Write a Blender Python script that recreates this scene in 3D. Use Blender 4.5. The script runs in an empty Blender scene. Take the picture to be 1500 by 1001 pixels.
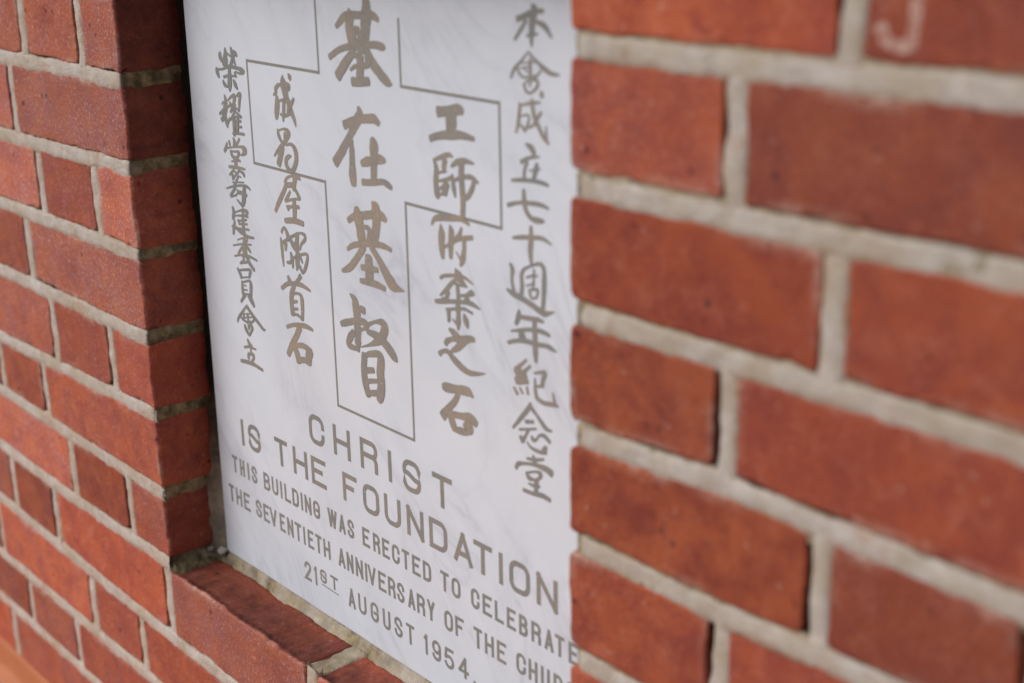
import bpy, math, random
from mathutils import Matrix, Vector, noise

# ---------------------------------------------------------------- camera, sky, sun
# plan units below are millimetres on the wall: x along it, y into it, z up from the niche sill
FLOOR = -320.0
def P(x, y, z): return (x / 1000.0, y / 1000.0, (z - FLOOR) / 1000.0)
scene = bpy.context.scene
col = scene.collection
random.seed(7)

cam_data = bpy.data.cameras.new('camera')
cam = bpy.data.objects.new('camera', cam_data)
col.objects.link(cam)
right = Vector((0.65866733, 0.75226933, -0.0157541))
down = Vector((0.23002052, -0.22124683, -0.94770269))
fwd = Vector((-0.71641322, 0.62059704, -0.31876545))
m = Matrix.Identity(4)
for i in range(3):
    m[i][0], m[i][1], m[i][2] = right[i], -down[i], -fwd[i]
m.translation = Vector(P(1116.438, -539.072, 618.667))
cam.matrix_world = m
cam_data.lens, cam_data.sensor_width, cam_data.sensor_fit = 50.0, 36.0, 'HORIZONTAL'
cam_data.clip_start, cam_data.clip_end = 0.02, 500.0
cam_data.dof.use_dof = True
cam_data.dof.focus_distance = 1.16
cam_data.dof.aperture_fstop = 4.0
cam_data.dof.aperture_blades = 9
scene.camera = cam

SUN_EL, SUN_AZ = math.radians(42), math.radians(27)     # azimuth: from the wall's outward normal towards -x
sun_dir = Vector((-math.sin(SUN_AZ) * math.cos(SUN_EL), -math.cos(SUN_AZ) * math.cos(SUN_EL), math.sin(SUN_EL)))
world = bpy.data.worlds.new('World')
scene.world = world
world.use_nodes = True
wn = world.node_tree
sky = wn.nodes.new('ShaderNodeTexSky')
sky.sky_type = 'NISHITA'
sky.sun_disc = False
sky.sun_elevation = SUN_EL
sky.sun_rotation = math.atan2(sun_dir.x, sun_dir.y)
sky.dust_density = 4.0
sky.air_density = 1.0
sky.ozone_density = 1.0
bg = wn.nodes['Background']
bg.inputs['Strength'].default_value = 0.05
wn.links.new(sky.outputs[0], bg.inputs['Color'])
ld = bpy.data.lights.new('sun', 'SUN')
ld.energy, ld.angle, ld.color = 3.0, math.radians(50), (1.0, 0.985, 0.97)
lamp = bpy.data.objects.new('sun', ld)
lamp.rotation_euler = sun_dir.to_track_quat('Z', 'Y').to_euler()
lamp.location = (0, -3, 4)
col.objects.link(lamp)
scene.view_settings.view_transform = 'Standard'
scene.view_settings.look = 'None'
scene.view_settings.exposure = 0.0
scene.view_settings.gamma = 1.0

# ---------------------------------------------------------------- helpers
def tag(o, label=None, cat=None, kind=None, group=None):
    for k, v in (('label', label), ('category', cat), ('kind', kind), ('group', group)):
        if v: o[k] = v
    return o

class MB:
    """collects vertices (mm), faces and one colour per vertex"""
    def __init__(s): s.v, s.f, s.c = [], [], []
    def vert(s, x, y, z, c=(0, 0, 0, 1)):
        s.v.append(P(x, y, z)); s.c.append(c); return len(s.v) - 1
    def grid(s, rows, flip=False, close=False):
        for a, b in zip(rows[:-1], rows[1:]):
            n = len(a)
            for i in range(n if close else n - 1):
                j = (i + 1) % n
                q = (a[i], a[j], b[j], b[i])
                s.f.append(q[::-1] if flip else q)
    def build(s, name, mat, parent=None, smooth=True):
        me = bpy.data.meshes.new(name)
        me.from_pydata(s.v, [], s.f)
        at = me.color_attributes.new('tint', 'FLOAT_COLOR', 'POINT')
        at.data.foreach_set('color', [x for c in s.c for x in c])
        me.polygons.foreach_set('use_smooth', [smooth] * len(me.polygons))
        me.materials.append(mat)
        me.update()
        o = bpy.data.objects.new(name, me)
        col.objects.link(o)
        o.parent = parent
        return o

def empty(name, loc=(0, 0, 0), parent=None):
    o = bpy.data.objects.new(name, None)
    o.empty_display_size = 0.05
    col.objects.link(o)
    o.parent = parent
    return o

def N(x, y, z, f):
    return noise.noise((x * f, y * f, z * f))

class MT:
    """small node-graph writer"""
    def __init__(s, name):
        s.m = bpy.data.materials.new(name); s.m.use_nodes = True
        s.t = s.m.node_tree; s.b = s.t.nodes['Principled BSDF']
        s.co = s.t.nodes.new('ShaderNodeTexCoord').outputs['Object']
        s.at = None
    def attr(s):
        if s.at is None:
            a = s.t.nodes.new('ShaderNodeAttribute'); a.attribute_name = 'tint'
            sp = s.t.nodes.new('ShaderNodeSeparateColor'); s.t.links.new(a.outputs['Color'], sp.inputs[0]); s.alpha = a.outputs['Alpha']
            s.at = sp.outputs
        return s.at
    def put(s, inp, v):
        if hasattr(v, 'links'): s.t.links.new(v, inp)
        else: inp.default_value = v
    def noise(s, scale, detail=4.0, rough=0.55, dist=0.0, co=None):
        n = s.t.nodes.new('ShaderNodeTexNoise')
        n.inputs['Scale'].default_value = scale; n.inputs['Detail'].default_value = detail
        n.inputs['Roughness'].default_value = rough; n.inputs['Distortion'].default_value = dist
        s.t.links.new(co or s.co, n.inputs['Vector']); return n.outputs['Fac']
    def voronoi(s, scale, out='Distance', co=None, rnd=1.0):
        n = s.t.nodes.new('ShaderNodeTexVoronoi'); n.inputs['Scale'].default_value = scale
        n.inputs['Randomness'].default_value = rnd
        s.t.links.new(co or s.co, n.inputs['Vector']); return n.outputs[out]
    def ramp(s, fac, *stops):
        n = s.t.nodes.new('ShaderNodeValToRGB'); e = n.color_ramp.elements
        while len(e) < len(stops): e.new(0.5)
        for x, (p, c) in zip(e, stops):
            x.position = p; x.color = (c, c, c, 1) if not isinstance(c, tuple) else (*c, 1)
        s.put(n.inputs[0], fac); return n.outputs[0]
    def mix(s, fac, a, b, mode='MIX'):
        n = s.t.nodes.new('ShaderNodeMix'); n.data_type = 'RGBA'; n.blend_type = mode
        f = lambda c: c if hasattr(c, 'links') else ((*c, 1) if isinstance(c, tuple) else (c, c, c, 1))
        s.put(n.inputs[0], fac); s.put(n.inputs[6], f(a)); s.put(n.inputs[7], f(b)); return n.outputs[2]
    def math(s, op, a, b=0.0, clamp=False):
        n = s.t.nodes.new('ShaderNodeMath'); n.operation = op; n.use_clamp = clamp
        s.put(n.inputs[0], a); s.put(n.inputs[1], b); return n.outputs[0]
    def mapping(s, rot, scale):
        n = s.t.nodes.new('ShaderNodeMapping'); n.vector_type = 'TEXTURE'; n.inputs['Rotation'].default_value = rot
        n.inputs['Scale'].default_value = scale; s.t.links.new(s.co, n.inputs['Vector']); return n.outputs[0]
    def bump(s, h, strength, dist):
        n = s.t.nodes.new('ShaderNodeBump'); n.inputs['Strength'].default_value = strength
        n.inputs['Distance'].default_value = dist; s.t.links.new(h, n.inputs['Height'])
        s.t.links.new(n.outputs[0], s.b.inputs['Normal'])
    def done(s, color, rough=0.8, spec=0.3):
        s.put(s.b.inputs['Base Color'], color); s.put(s.b.inputs['Roughness'], rough)
        s.put(s.b.inputs['Specular IOR Level'], spec); return s.m

# ---------------------------------------------------------------- materials
def brick_material():
    t = MT('red_brick'); r, g, b = t.attr()[0], t.attr()[1], t.attr()[2]
    soil_or_shade = t.math('MAXIMUM', t.alpha, 0.0)  # sill grime and painted jamb shade share this channel
    smear = t.math('MAXIMUM', t.math('MULTIPLY', t.alpha, -1.0), 0.0)
    big = t.noise(9.0, 3.0)
    base = t.mix(t.math('ADD', t.math('MULTIPLY', big, 0.7), t.math('MULTIPLY', t.math('SUBTRACT', r, 0.25), 0.7), True),
                 (0.275, 0.054, 0.025), (0.415, 0.105, 0.042))
    base = t.mix(t.ramp(t.noise(30.0, 6.0, 0.72, 0.5), (0.40, 0.0), (0.62, 1.0)), base, (0.235, 0.045, 0.028))
    base = t.mix(t.ramp(t.noise(48.0, 4.0, 0.7, 0.8), (0.52, 0.0), (0.72, 0.55)), base, (0.43, 0.135, 0.078))
    # pale purplish sand-faced bloom, with grazing sheen painted in, strongest on the left bricks
    bloom_sheen = t.math('MULTIPLY', b, t.ramp(t.noise(20.0, 4.0, 0.6), (0.30, 0.35), (0.62, 1.0)))
    hue = t.mix(t.ramp(t.noise(30.0, 4.0, 0.65), (0.40, 0.0), (0.62, 1.0)), (0.43, 0.150, 0.095), (0.36, 0.150, 0.140))
    base = t.mix(t.math('MULTIPLY', bloom_sheen, 0.85), base, hue)
    fine = t.noise(330.0, 3.0, 0.62)
    grain = t.ramp(fine, (0.54, 0.0), (0.68, 1.0))
    base = t.mix(t.math('MULTIPLY', grain, t.math('ADD', t.math('MULTIPLY', bloom_sheen, 0.60), 0.06)), base, (0.62, 0.42, 0.40))
    dark = t.ramp(fine, (0.30, 1.0), (0.44, 0.0))
    base = t.mix(t.math('MULTIPLY', dark, t.math('ADD', t.math('MULTIPLY', bloom_sheen, 0.40), 0.10)), base, (0.16, 0.035, 0.03))
    pit = t.ramp(t.noise(240.0, 3.0, 0.7), (0.28, 1.0), (0.355, 0.0))
    base = t.mix(t.math('MULTIPLY', pit, 0.8), base, (0.03, 0.010, 0.008))
    spots = t.math('MULTIPLY', t.ramp(t.noise(95.0, 4.0, 0.75), (0.66, 0.0), (0.72, 1.0)), t.ramp(t.noise(14.0, 1.0), (0.52, 0.0), (0.60, 1.0)))
    base = t.mix(t.math('MULTIPLY', spots, 0.85), base, (0.03, 0.010, 0.010))
    vd = t.voronoi(85.0)
    pick = t.ramp(t.noise(55.0, 2.0), (0.52, 0.0), (0.58, 1.0))
    base = t.mix(t.math('MULTIPLY', t.ramp(vd, (0.06, 0.42), (0.20, 0.0)), pick), base, (0.50, 0.30, 0.24))
    vd2 = t.voronoi(64.0)
    pick2 = t.ramp(t.noise(37.0, 2.0), (0.53, 0.0), (0.60, 1.0))
    base = t.mix(t.math('MULTIPLY', t.ramp(vd2, (0.09, 0.85), (0.20, 0.0)), pick2), base, (0.05, 0.014, 0.012))
    val = t.math('ADD', t.math('MULTIPLY', g, 0.55), 0.76)
    base = t.mix(1.0, base, val, 'MULTIPLY')
    sk = t.math('MULTIPLY', smear, t.ramp(t.noise(75.0, 5.0, 0.7), (0.40, 0.0), (0.66, 0.75)))
    base = t.mix(sk, base, (0.52, 0.40, 0.33))
    # grime lying on the sill bricks, and niche shade painted on the jambs
    k = t.math('ADD', t.math('MULTIPLY', soil_or_shade, 0.64), t.math('MULTIPLY', t.math('MULTIPLY', t.math('SUBTRACT', t.noise(58.0, 6.0, 0.72), 0.5), 1.5), soil_or_shade), True)
    base = t.mix(k, base, (0.054, 0.013, 0.009))
    h = t.math('ADD', t.math('ADD', t.noise(420.0, 4.0, 0.7), t.math('MULTIPLY', grain, 0.3)), t.math('MULTIPLY', pit, -0.8))
    t.bump(h, 0.6, 0.0014)
    return t.done(base, t.ramp(t.noise(80.0), (0.3, 0.66), (0.7, 0.86)), 0.25)

def mortar_material():
    t = MT('lime_mortar'); dirt_shade = t.attr()[0]
    n = t.noise(60.0, 5.0, 0.65)
    c = t.mix(t.ramp(n, (0.3, 0.0), (0.7, 1.0)), (0.440, 0.380, 0.325), (0.610, 0.568, 0.530))
    c = t.mix(t.math('MULTIPLY', t.ramp(t.noise(18.0, 5.0, 0.65), (0.45, 0.0), (0.66, 1.0)), 0.7), c, (0.43, 0.345, 0.235))
    c = t.mix(t.ramp(t.noise(150.0, 5.0, 0.8), (0.58, 0.0), (0.74, 0.6)), c, (0.72, 0.69, 0.65))
    c = t.mix(t.ramp(t.noise(900.0, 2.0), (0.58, 0.0), (0.70, 0.65)), c, (0.26, 0.23, 0.19))
    rust = t.math('MULTIPLY', t.ramp(t.noise(35.0, 3.0, 0.6, 1.0), (0.60, 0.0), (0.72, 1.0)), 0.35)
    c = t.mix(rust, c, (0.42, 0.17, 0.08))
    st = t.math('MULTIPLY', t.attr()[2], t.ramp(t.noise(130.0, 4.0, 0.7), (0.36, 0.0), (0.62, 0.75)))
    c = t.mix(st, c, (0.36, 0.215, 0.115))
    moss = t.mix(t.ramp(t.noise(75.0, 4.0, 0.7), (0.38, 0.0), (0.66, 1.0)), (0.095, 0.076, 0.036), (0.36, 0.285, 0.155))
    k = t.math('ADD', dirt_shade, t.math('MULTIPLY', t.math('SUBTRACT', t.noise(120.0, 4.0), 0.5), t.math('MULTIPLY', dirt_shade, 0.9)), True)
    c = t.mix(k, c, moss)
    c = t.mix(t.attr()[1], c, (0.018, 0.015, 0.010))  # near-black shade painted into gaps, cracks and core
    t.bump(t.math('ADD', t.noise(420.0, 5.0, 0.8), t.noise(90.0, 3.0)), 0.8, 0.0018)
    return t.done(c, 0.9, 0.2)

def marble_material():
    t = MT('white_marble')
    co = t.mapping((0.0, math.radians(-40), 0.0), (1.0, 1.0, 2.1))
    wisp = t.noise(16.0, 6.0, 0.66, 1.6, co)
    soft = t.ramp(wisp, (0.50, 0.0), (0.72, 1.0))
    v1 = t.math('ABSOLUTE', t.math('SUBTRACT', t.noise(9.0, 5.0, 0.55, 1.4, co), 0.5))
    line = t.ramp(v1, (0.0, 1.0), (0.018, 0.35), (0.07, 0.0))
    mask = t.ramp(t.noise(8.0, 3.0, 0.6), (0.42, 0.0), (0.62, 1.0))
    c = t.mix(t.ramp(t.noise(7.0, 5.0, 0.65, 0.8, co), (0.40, 0.0), (0.66, 1.0)), (0.625, 0.664, 0.732), (0.575, 0.614, 0.680))
    c = t.mix(t.math('MULTIPLY', t.math('MULTIPLY', soft, mask), 0.44), c, (0.38, 0.40, 0.46))
    c = t.mix(t.math('MULTIPLY', t.math('MULTIPLY', line, mask), 0.38), c, (0.34, 0.36, 0.42))
    spots = t.math('MULTIPLY', t.ramp(t.noise(60.0, 3.0, 0.6, 0.3, co), (0.66, 0.0), (0.80, 1.0)), t.ramp(t.noise(6.0), (0.42, 0.0), (0.62, 1.0)))
    c = t.mix(t.math('MULTIPLY', spots, 0.55), c, (0.38, 0.38, 0.42))
    warm = t.ramp(t.noise(4.5, 2.0), (0.55, 0.0), (0.75, 0.25))
    c = t.mix(warm, c, (0.73, 0.705, 0.72))
    t.bump(t.noise(260.0, 3.0), 0.08, 0.0006)
    return t.done(c, t.ramp(t.noise(30.0), (0.3, 0.5), (0.7, 0.62)), 0.3)

def leaf_material():
    """dull weathered gilding in the cut letters"""
    t = MT('weathered_gilding'); warm = t.attr()[0]
    n = t.noise(38.0, 4.0, 0.6)
    k = t.math('ADD', t.math('MULTIPLY', warm, 0.75), t.math('MULTIPLY', t.math('SUBTRACT', n, 0.5), 1.5), True)
    c = t.mix(k, (0.242, 0.246, 0.240), (0.385, 0.305, 0.232))
    fine = t.noise(330.0, 4.0, 0.75)
    c = t.mix(t.ramp(fine, (0.35, 0.30), (0.60, 0.0)), c, (0.17, 0.165, 0.15))
    c = t.mix(t.ramp(fine, (0.60, 0.0), (0.78, 0.45)), c, (0.40, 0.36, 0.30))
    c = t.mix(t.math('MULTIPLY', t.ramp(t.attr()[1], (0.35, 0.0), (1.0, 1.0)), 0.5), c, (0.215, 0.22, 0.20))
    chips = t.math('MULTIPLY', t.ramp(t.noise(170.0, 3.0, 0.7), (0.70, 0.0), (0.74, 1.0)), 0.8)
    c = t.mix(chips, c, (0.60, 0.56, 0.52))
    t.bump(t.noise(300.0, 3.0), 0.25, 0.0006)
    t.b.inputs['Metallic'].default_value = 0.15
    return t.done(c, 0.58, 0.3)

def terracotta_material(name, a, b):
    t = MT(name)
    c = t.mix(t.ramp(t.noise(8.0, 5.0, 0.65), (0.3, 0.0), (0.7, 1.0)), a, b)
    c = t.mix(t.ramp(t.noise(260.0, 3.0), (0.6, 0.0), (0.75, 0.3)), c, (0.16, 0.09, 0.06))
    t.bump(t.noise(140.0, 4.0), 0.3, 0.001)
    return t.done(c, 0.75, 0.3)

def chalk_material():
    t = MT('chalk')
    c = t.mix(t.ramp(t.noise(240.0, 3.0, 0.7), (0.38, 0.0), (0.62, 1.0)), (0.32, 0.13, 0.10), (0.46, 0.32, 0.27))
    return t.done(c, 0.95, 0.1)

BRICK, MORTAR, MARBLE, LEAF = brick_material(), mortar_material(), marble_material(), leaf_material()
TILE = terracotta_material('terracotta_tile', (0.36, 0.125, 0.055), (0.43, 0.16, 0.075))
PAVING = terracotta_material('terracotta_paving', (0.50, 0.205, 0.105), (0.56, 0.25, 0.14))
CHALK = chalk_material()
ASPHALT = terracotta_material('asphalt', (0.07, 0.07, 0.072), (0.10, 0.10, 0.10))

# ---------------------------------------------------------------- the brick wall
NICHE_X, NICHE_Z, SLAB_Y = 547.0, 600.0, 54.0
X_MIN, X_MAX, K_MIN, K_MAX, WALL_T = -2400.0, 3000.0, -5, 22, 225.0
DZ = {7: [(542, 0.2), (702, -0.3), (815, 0.6)], 6: [(-250, 0.2), (-113, 1.7), (0, 1.3), (552, -1.7), (722, -0.8), (824, 0.4)],
      5: [(-276, -1.9), (0, 2.1), (552, -1.2), (671, -1.1), (832, -1.1)], 4: [(-300, 0.1), (0, 1.2), (550, -2.1), (658, 3.4), (726, 1.3), (840, -0.7)],
      3: [(-325, -1.4), (0, -0.6), (552, 1.7), (659, 0.5), (726, 3.2)], 2: [(-318, -6.5), (0, 2.2), (552, -2.7), (600, -3.5)],
      1: [(-373, 1.0), (0, -1.2)], 0: [(-396, 3.4), (-261, -0.4), (0, 2.4)], -1: [(-470, 5), (0, -6)], -2: [(-470, 0), (0, -2)], -3: [(-468, 8), (-202, 5)]}
def zline(k, x):
    t = DZ.get(k)
    z = 75.0 * k + 0.9 * N(x, 0, k * 91.0, 0.004)
    if not t: return z
    if x <= t[0][0]: return z + t[0][1]
    for (a, p), (b, q) in zip(t[:-1], t[1:]):
        if x <= b: return z + p + (q - p) * (x - a) / (b - a)
    return z + t[-1][1]

S, H = 236.0, 120.0
def run(start, seq, sign, limit):
    out, x, i = [start], start, 0
    while sign * x < sign * limit:
        x += sign * seq[i % len(seq)]; i += 1
        out.append(x)
    return out
LEFT = {6: (-72, -192), 5: (-234,), 4: (-72, -193), 3: (-240,), 2: (-77, -204), 1: (-245, -359), 0: (-73, -199),
        -1: (-9, -260, -370), -2: (-78, -189, -431), -3: (-5, -241, -367), -4: (-72, -192, -435)}
def joints(k):
    """ordered joint positions of course k, as one or two lists"""
    odd = k % 2
    if k in LEFT: lj = list(LEFT[k])
    else: lj = [-236.0] if odd else [-72.0, -192.0]
    known = len(lj)
    x = lj[-1]
    # carry the bond on: a header is followed by a stretcher and the reverse
    width = abs(lj[-1] - (lj[-2] if known > 1 else 0.0))
    nxt = S if width < 160 else H
    while x > X_MIN:
        x -= nxt * random.uniform(0.985, 1.015); lj.append(x); nxt = S if nxt == H else H
    lj[-1] = X_MIN
    if 0 <= k < 8:
        rj = [NICHE_X] + ([728.0] if odd else [664.0])
        rj += run(rj[-1], (H, S) if odd else (S, H), 1, X_MAX)[1:]
        rj[-1] = X_MAX
        return [[0.0] + lj][0][::-1], rj
    first = lj[0]
    rj = run(first, (244.0 if k == -1 else S, H), 1, X_MAX)[1:]
    rj[-1] = X_MAX
    return lj[::-1] + rj, None

def ticks(a, b, step, fine):
    L = b - a
    pts = [0.0, 0.7, 1.6, 3.2] if fine else [0.0, 2.0]
    n = max(1, int((L - 2 * pts[-1]) / step))
    mid = [pts[-1] + (L - 2 * pts[-1]) * i / n for i in range(n + 1)]
    return pts[:-1] + mid + [L - p for p in pts[:-1][::-1]]

def add_brick(mb, k, x0, x1, zb, zt, fine, deep, chip=1.0, bloom_sheen=None, soil_or_shade=0.0, jamb_shade=0.0):
    """one brick: rounded worn front face, arrises with small chips, returns running back into the wall; zb, zt are functions of x"""
    sd = random.uniform(0, 900)
    tint = (random.random(), min(1.0, max(0.0, random.gauss(0.5, 0.33))), random.random() if bloom_sheen is None else bloom_sheen, 0)
    if k == 7 and x0 > 700 and x0 < 800: tint = (0.0, 0.2, 0.12, 0)
    if k == 5 and -300 < x0 < -200: tint = (0.3, 0.25, 1.0, 0)
    L, Hh = x1 - x0, zt((x0 + x1) / 2) - zb((x0 + x1) / 2)
    st = 2.2 if fine and (x1 > -260 and x0 < 330 and -3 < k < 9) else 4.0
    us, ws = ticks(0, L, st if fine else 30.0, fine), ticks(0, Hh, st if fine else 20.0, fine)
    tilt, off = random.uniform(-0.006, 0.006), random.uniform(-0.7, 0.7)
    R = 1.3
    crs = [random.uniform(3.0, 9.0) if x1 < 1 else random.uniform(2.5, 5.5) for _ in range(4)]
    if x1 == 0.0: crs[1], crs[3] = 2.5, 2.5
    if abs(x0 - NICHE_X) < 6: crs[0], crs[2] = 5.0, 5.0
    rows, smear = [], {}
    for w in ws:
        row = []
        for u in us:
            du, dw = min(u, L - u), min(w, Hh - w)
            x = x0 + u
            z = zb(x) + (zt(x) - zb(x)) * w / Hh
            d = min(du, dw)
            cr = crs[(0 if u < L / 2 else 1) + (0 if w < Hh / 2 else 2)]
            if du < cr and dw < cr:                              # worn corner
                a, b = cr - du, cr - dw
                e = math.hypot(a, b)
                if e > cr:
                    s = 1 - cr / e
                    x += math.copysign(a * s, L / 2 - u); z += math.copysign(b * s, Hh / 2 - w)
                d = max(0.0, min(d, cr - e)) if e > cr - min(2.0, cr) else d
            if fine:
                kk = 1.0 if d < 6 else 0.5
                if st < 3 and d < 2.5: x += 0.55 * N(x, sd, z, 0.55); z += 0.55 * N(x, z, sd, 0.55)
                x += kk * chip * (1.6 * N(x + sd, sd, z, 0.035) + 0.8 * N(x, sd, z + sd, 0.16))
                z += kk * chip * (1.6 * N(x, sd + 50, z + sd, 0.035) + 0.8 * N(x + sd, sd, z, 0.16))
                c = N(x, sd + 9, z, 0.06)
                r = R + chip * max(0.0, 5.0 * (c - 0.25))
            else: r = R
            y = off + tilt * (u - L / 2)
            if d < r: y += r - math.sqrt(max(0.0, r * r - (r - d) ** 2))
            if fine: y += 0.55 * N(x + sd, 0, z, 0.03) + 0.22 * N(x, sd, z, 0.13)
            sm = max(0.0, 1 - d / 7.0) * min(1.0, max(0.0, 2.4 * (N(x + sd, 11, z, 0.022) - 0.02))) if fine else 0.0
            smear[len(rows), len(row)] = sm
            row.append((x, y, z))
        rows.append(row)
    ids = [[mb.vert(*p, (tint[0], tint[1], tint[2], -smear[j, i])) for i, p in enumerate(r)] for j, r in enumerate(rows)]
    mb.grid(ids)
    nz, nx = len(ws), len(us)
    loop = [(0, i) for i in range(nx)] + [(j, nx - 1) for j in range(1, nz)] + [(nz - 1, i) for i in range(nx - 2, -1, -1)] + [(j, 0) for j in range(nz - 2, 0, -1)]
    prev = [ids[j][i] for j, i in loop]
    if deep > 40 and fine:
        ys = [4, 6, 9, 13, 17, 21, 25, 29, 33, 37, 41, deep - 6, deep - 3, deep - 1, deep]
    else: ys = [deep]
    for yy in ys:
        cur = []
        for j, i in loop:
            x, y, z = rows[j][i]
            if yy > 3 and fine and deep > 40:
                nxd = (-1 if i == 0 else 1 if i == nx - 1 else 0); nzd = (-1 if j == 0 else 1 if j == nz - 1 else 0)
                a = 0.8 * N(x + sd, yy, z, 0.05) + 0.35 * N(x, yy + sd, z, 0.2) + 0.8 * chip * min(0.0, N(x, yy, z + sd, 0.09) - 0.05)
                e = deep - yy
                er = 4.0
                if e < er: a -= er - math.sqrt(max(0.0, er * er - (er - e) ** 2))
                if jamb_shade: z += nzd * 1.6 * min(1.0, yy / 16.0)
                x += nxd * a; z += nzd * a
            cur.append(mb.vert(x, yy, z, (tint[0], tint[1], tint[2] * (0.2 if soil_or_shade or jamb_shade else 1.0), soil_or_shade * (1.4 if yy < 8 else 1.05 if yy < 14 else max(0.35, 1.0 - 0.65 * max(0.0, (yy - 30) / 16))) if j == nz - 1 else jamb_shade if i in (0, nx - 1) else 0)))
        mb.grid([cur, prev], close=True)
        prev = cur
    mb.f.append(tuple(prev))

wall = tag(empty('brick_wall'), 'red brick wall in pale mortar with a recessed niche framing the white stone', 'wall', 'thing')
bricks, mortar = MB(), MB()
sills = []

def in_view(x0, x1, z):
    return x1 > -620 and x0 < 1000 and z > -340 and z < 640

GAP = 7.4
patches = []
for k in range(K_MIN, K_MAX):
    zb = lambda x, k=k: (FLOOR - 12 if k == K_MIN else zline(k, x) + (GAP if x > 1 else 6.5))
    zt = lambda x, k=k: zline(k + 1, x) - (GAP if x > 1 else 6.5)
    a, b = joints(k)
    for lst in ([a, b] if b else [a]):
        for x0, x1 in zip(lst[:-1], lst[1:]):
            e0 = 0.0 if x0 == X_MIN else -1.6 if (b and x0 == NICHE_X) else 7.8
            e1 = 0.0 if (x1 in (X_MAX,) or (b and x1 == 0.0)) else 7.8
            fine = in_view(x0, x1, 75 * k + 37)
            jamb = b and (x1 == 0.0 or x0 == NICHE_X)
            sill = k == -1 and x0 > -20 and x1 < 620
            deep = ({0: 49.5, 1: 56.0, 2: 58.5, 3: 60.5}.get(k, 62.0) + random.uniform(-0.6, 0.6)) if jamb else 50.0 if sill else 22.0
            mb = MB() if sill else bricks
            left = x1 <= 1
            bloom_sheen = (random.choice((0.45, 0.6, 0.75, 0.9) if k > 2 else (0.15, 0.3, 0.45, 0.6)) if left else random.choice((0.0, 0.05, 0.1, 0.2))) if fine else None  # left bricks paler: sand facing plus grazing sheen put into the colour
            if left and (x1 - x0) > 180 and k % 2 and k > 2: bloom_sheen = 1.0
            if sill: bloom_sheen = 0.8
            zt_ = (lambda x, k=k: zline(k + 1, x) - 9.0) if sill else zt
            add_brick(mb, k, x0 + e0, x1 - e1, zb, zt_, fine, deep, 1.35 if sill else 1.45 if b and x1 == 0.0 else 1.0, bloom_sheen, 1.0 if sill else 0.0, {8: 0.9, 7: 0.9, 6: 0.9, 5: 0.72, 4: 0.42, 3: 0.24, 2: 0.15, 1: 0.15, 0: 0.25}[k] if jamb else 0.0)  # jamb returns: grime plus niche shade painted in, darkest near the top
            if sill: sills.append(mb)
        for x in lst[1:-1]:
            patches.append((k, x))
bricks.build('brick_facing', BRICK, wall)
for mb in sills: mb.build('sill_brick', BRICK, wall)

# bed joints: one strip per course line, turning the corner into the niche
def dirt_shade(v, gap_shade=0.0, stain=0.0): return (v, min(1.0, max(0.0, gap_shade)), min(1.0, max(0.0, stain)), 1)  # second channel paints shade into gaps, cracks and the core
def strip(k, xs, turn=None):
    rows = []
    prof = [(-10.2, 5.0), (-9.3, 1.0), (-7.6, 0.2), (-3.5, 0.1), (0.0, 0.0), (3.5, 0.1), (5.7, 0.5), (6.9, 2.4), (9.4, 6.0)]
    path = [('f', x) for x in xs]
    if turn is not None:
        path += [('r', y) for y in (0.0, 1.5, 4, 8, 12, 16, 20, 24, 28, 32, 36, 40, 44, 48, 52, 56, 60, 65)]
    if turn == 'right': path = path[::-1]
    for kind, s in path:
        row = []
        for dz, dep in prof:
            if kind == 'f':
                x, z = s, zline(k, s) + dz
                n = 1.0 * N(x, 0, z, 0.03) + 0.9 * N(x, 40, z, 0.11) + 0.35 * N(x, 9, z, 0.4)
                zz = z + 0.9 * N(x, 77, dz * 0.2, 0.05) + (1.1 * N(x, 60, dz, 0.11) + 0.6 * N(x, 66, dz, 0.3)) * (abs(dz) > 5)
                edge = max(0.0, 0.45 + 1.8 * N(x, k * 7, dz, 0.03)) * (1.0 if dz > 6 else 0.45 if dz < -8.5 else 0.0)
                e = (0.0 - s) if turn == 'left' else (s - NICHE_X) if turn == 'right' else 99
                y = 0.2 + dep + n + (2.0 - 2.0 * max(0.0, e) if e < 1 else 0) + (4.5 * max(0.0, 1 - (e - 2) / 7.0) ** 2 if turn == 'right' and e < 11 else 0)
                row.append(mortar.vert(x, y, zz, dirt_shade(0.6 * edge, edge, (abs(dz) > 5) * (0.55 + 1.4 * N(x, k * 3, dz, 0.02)))))  # broken dark lines beside the bricks: edge shade put into the colour
            else:
                x0, sg = (0.0, -1) if turn == 'left' else (NICHE_X, 1)
                z = zline(k, x0) + dz + 0.05 * s
                n = 1.1 * N(k * 13, s, z, 0.06) + 0.8 * N(k * 7, s, z, 0.2)
                x = x0 + sg * ((1.0 if sg < 0 else 1.6) + dep + n + (1.5 if s < 1 else 0))
                row.append(mortar.vert(x, s + 1.2, z, dirt_shade(min(1.0, 0.72 + s * 0.05), max(0, (s - 58) / 8))))  # olive moss, its deep end blackened as painted gap shade
        rows.append(row)
    mortar.grid(rows, flip=True)

def span(a, b):
    xs, x = [], a
    while x < b:
        xs.append(x); x += 4.0 if -620 < x < 1000 else 60.0
    return xs + [b]
for k in range(K_MIN + 1, K_MAX + 1):
    if 0 < k < 8:
        strip(k, span(X_MIN, 0.0), 'left'); strip(k, span(NICHE_X + 1.5, X_MAX), 'right')
    elif k == 0:
        strip(k, span(X_MIN, -1.0)); strip(k, span(NICHE_X + 1, X_MAX))
    else: strip(k, span(X_MIN, X_MAX))

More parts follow.
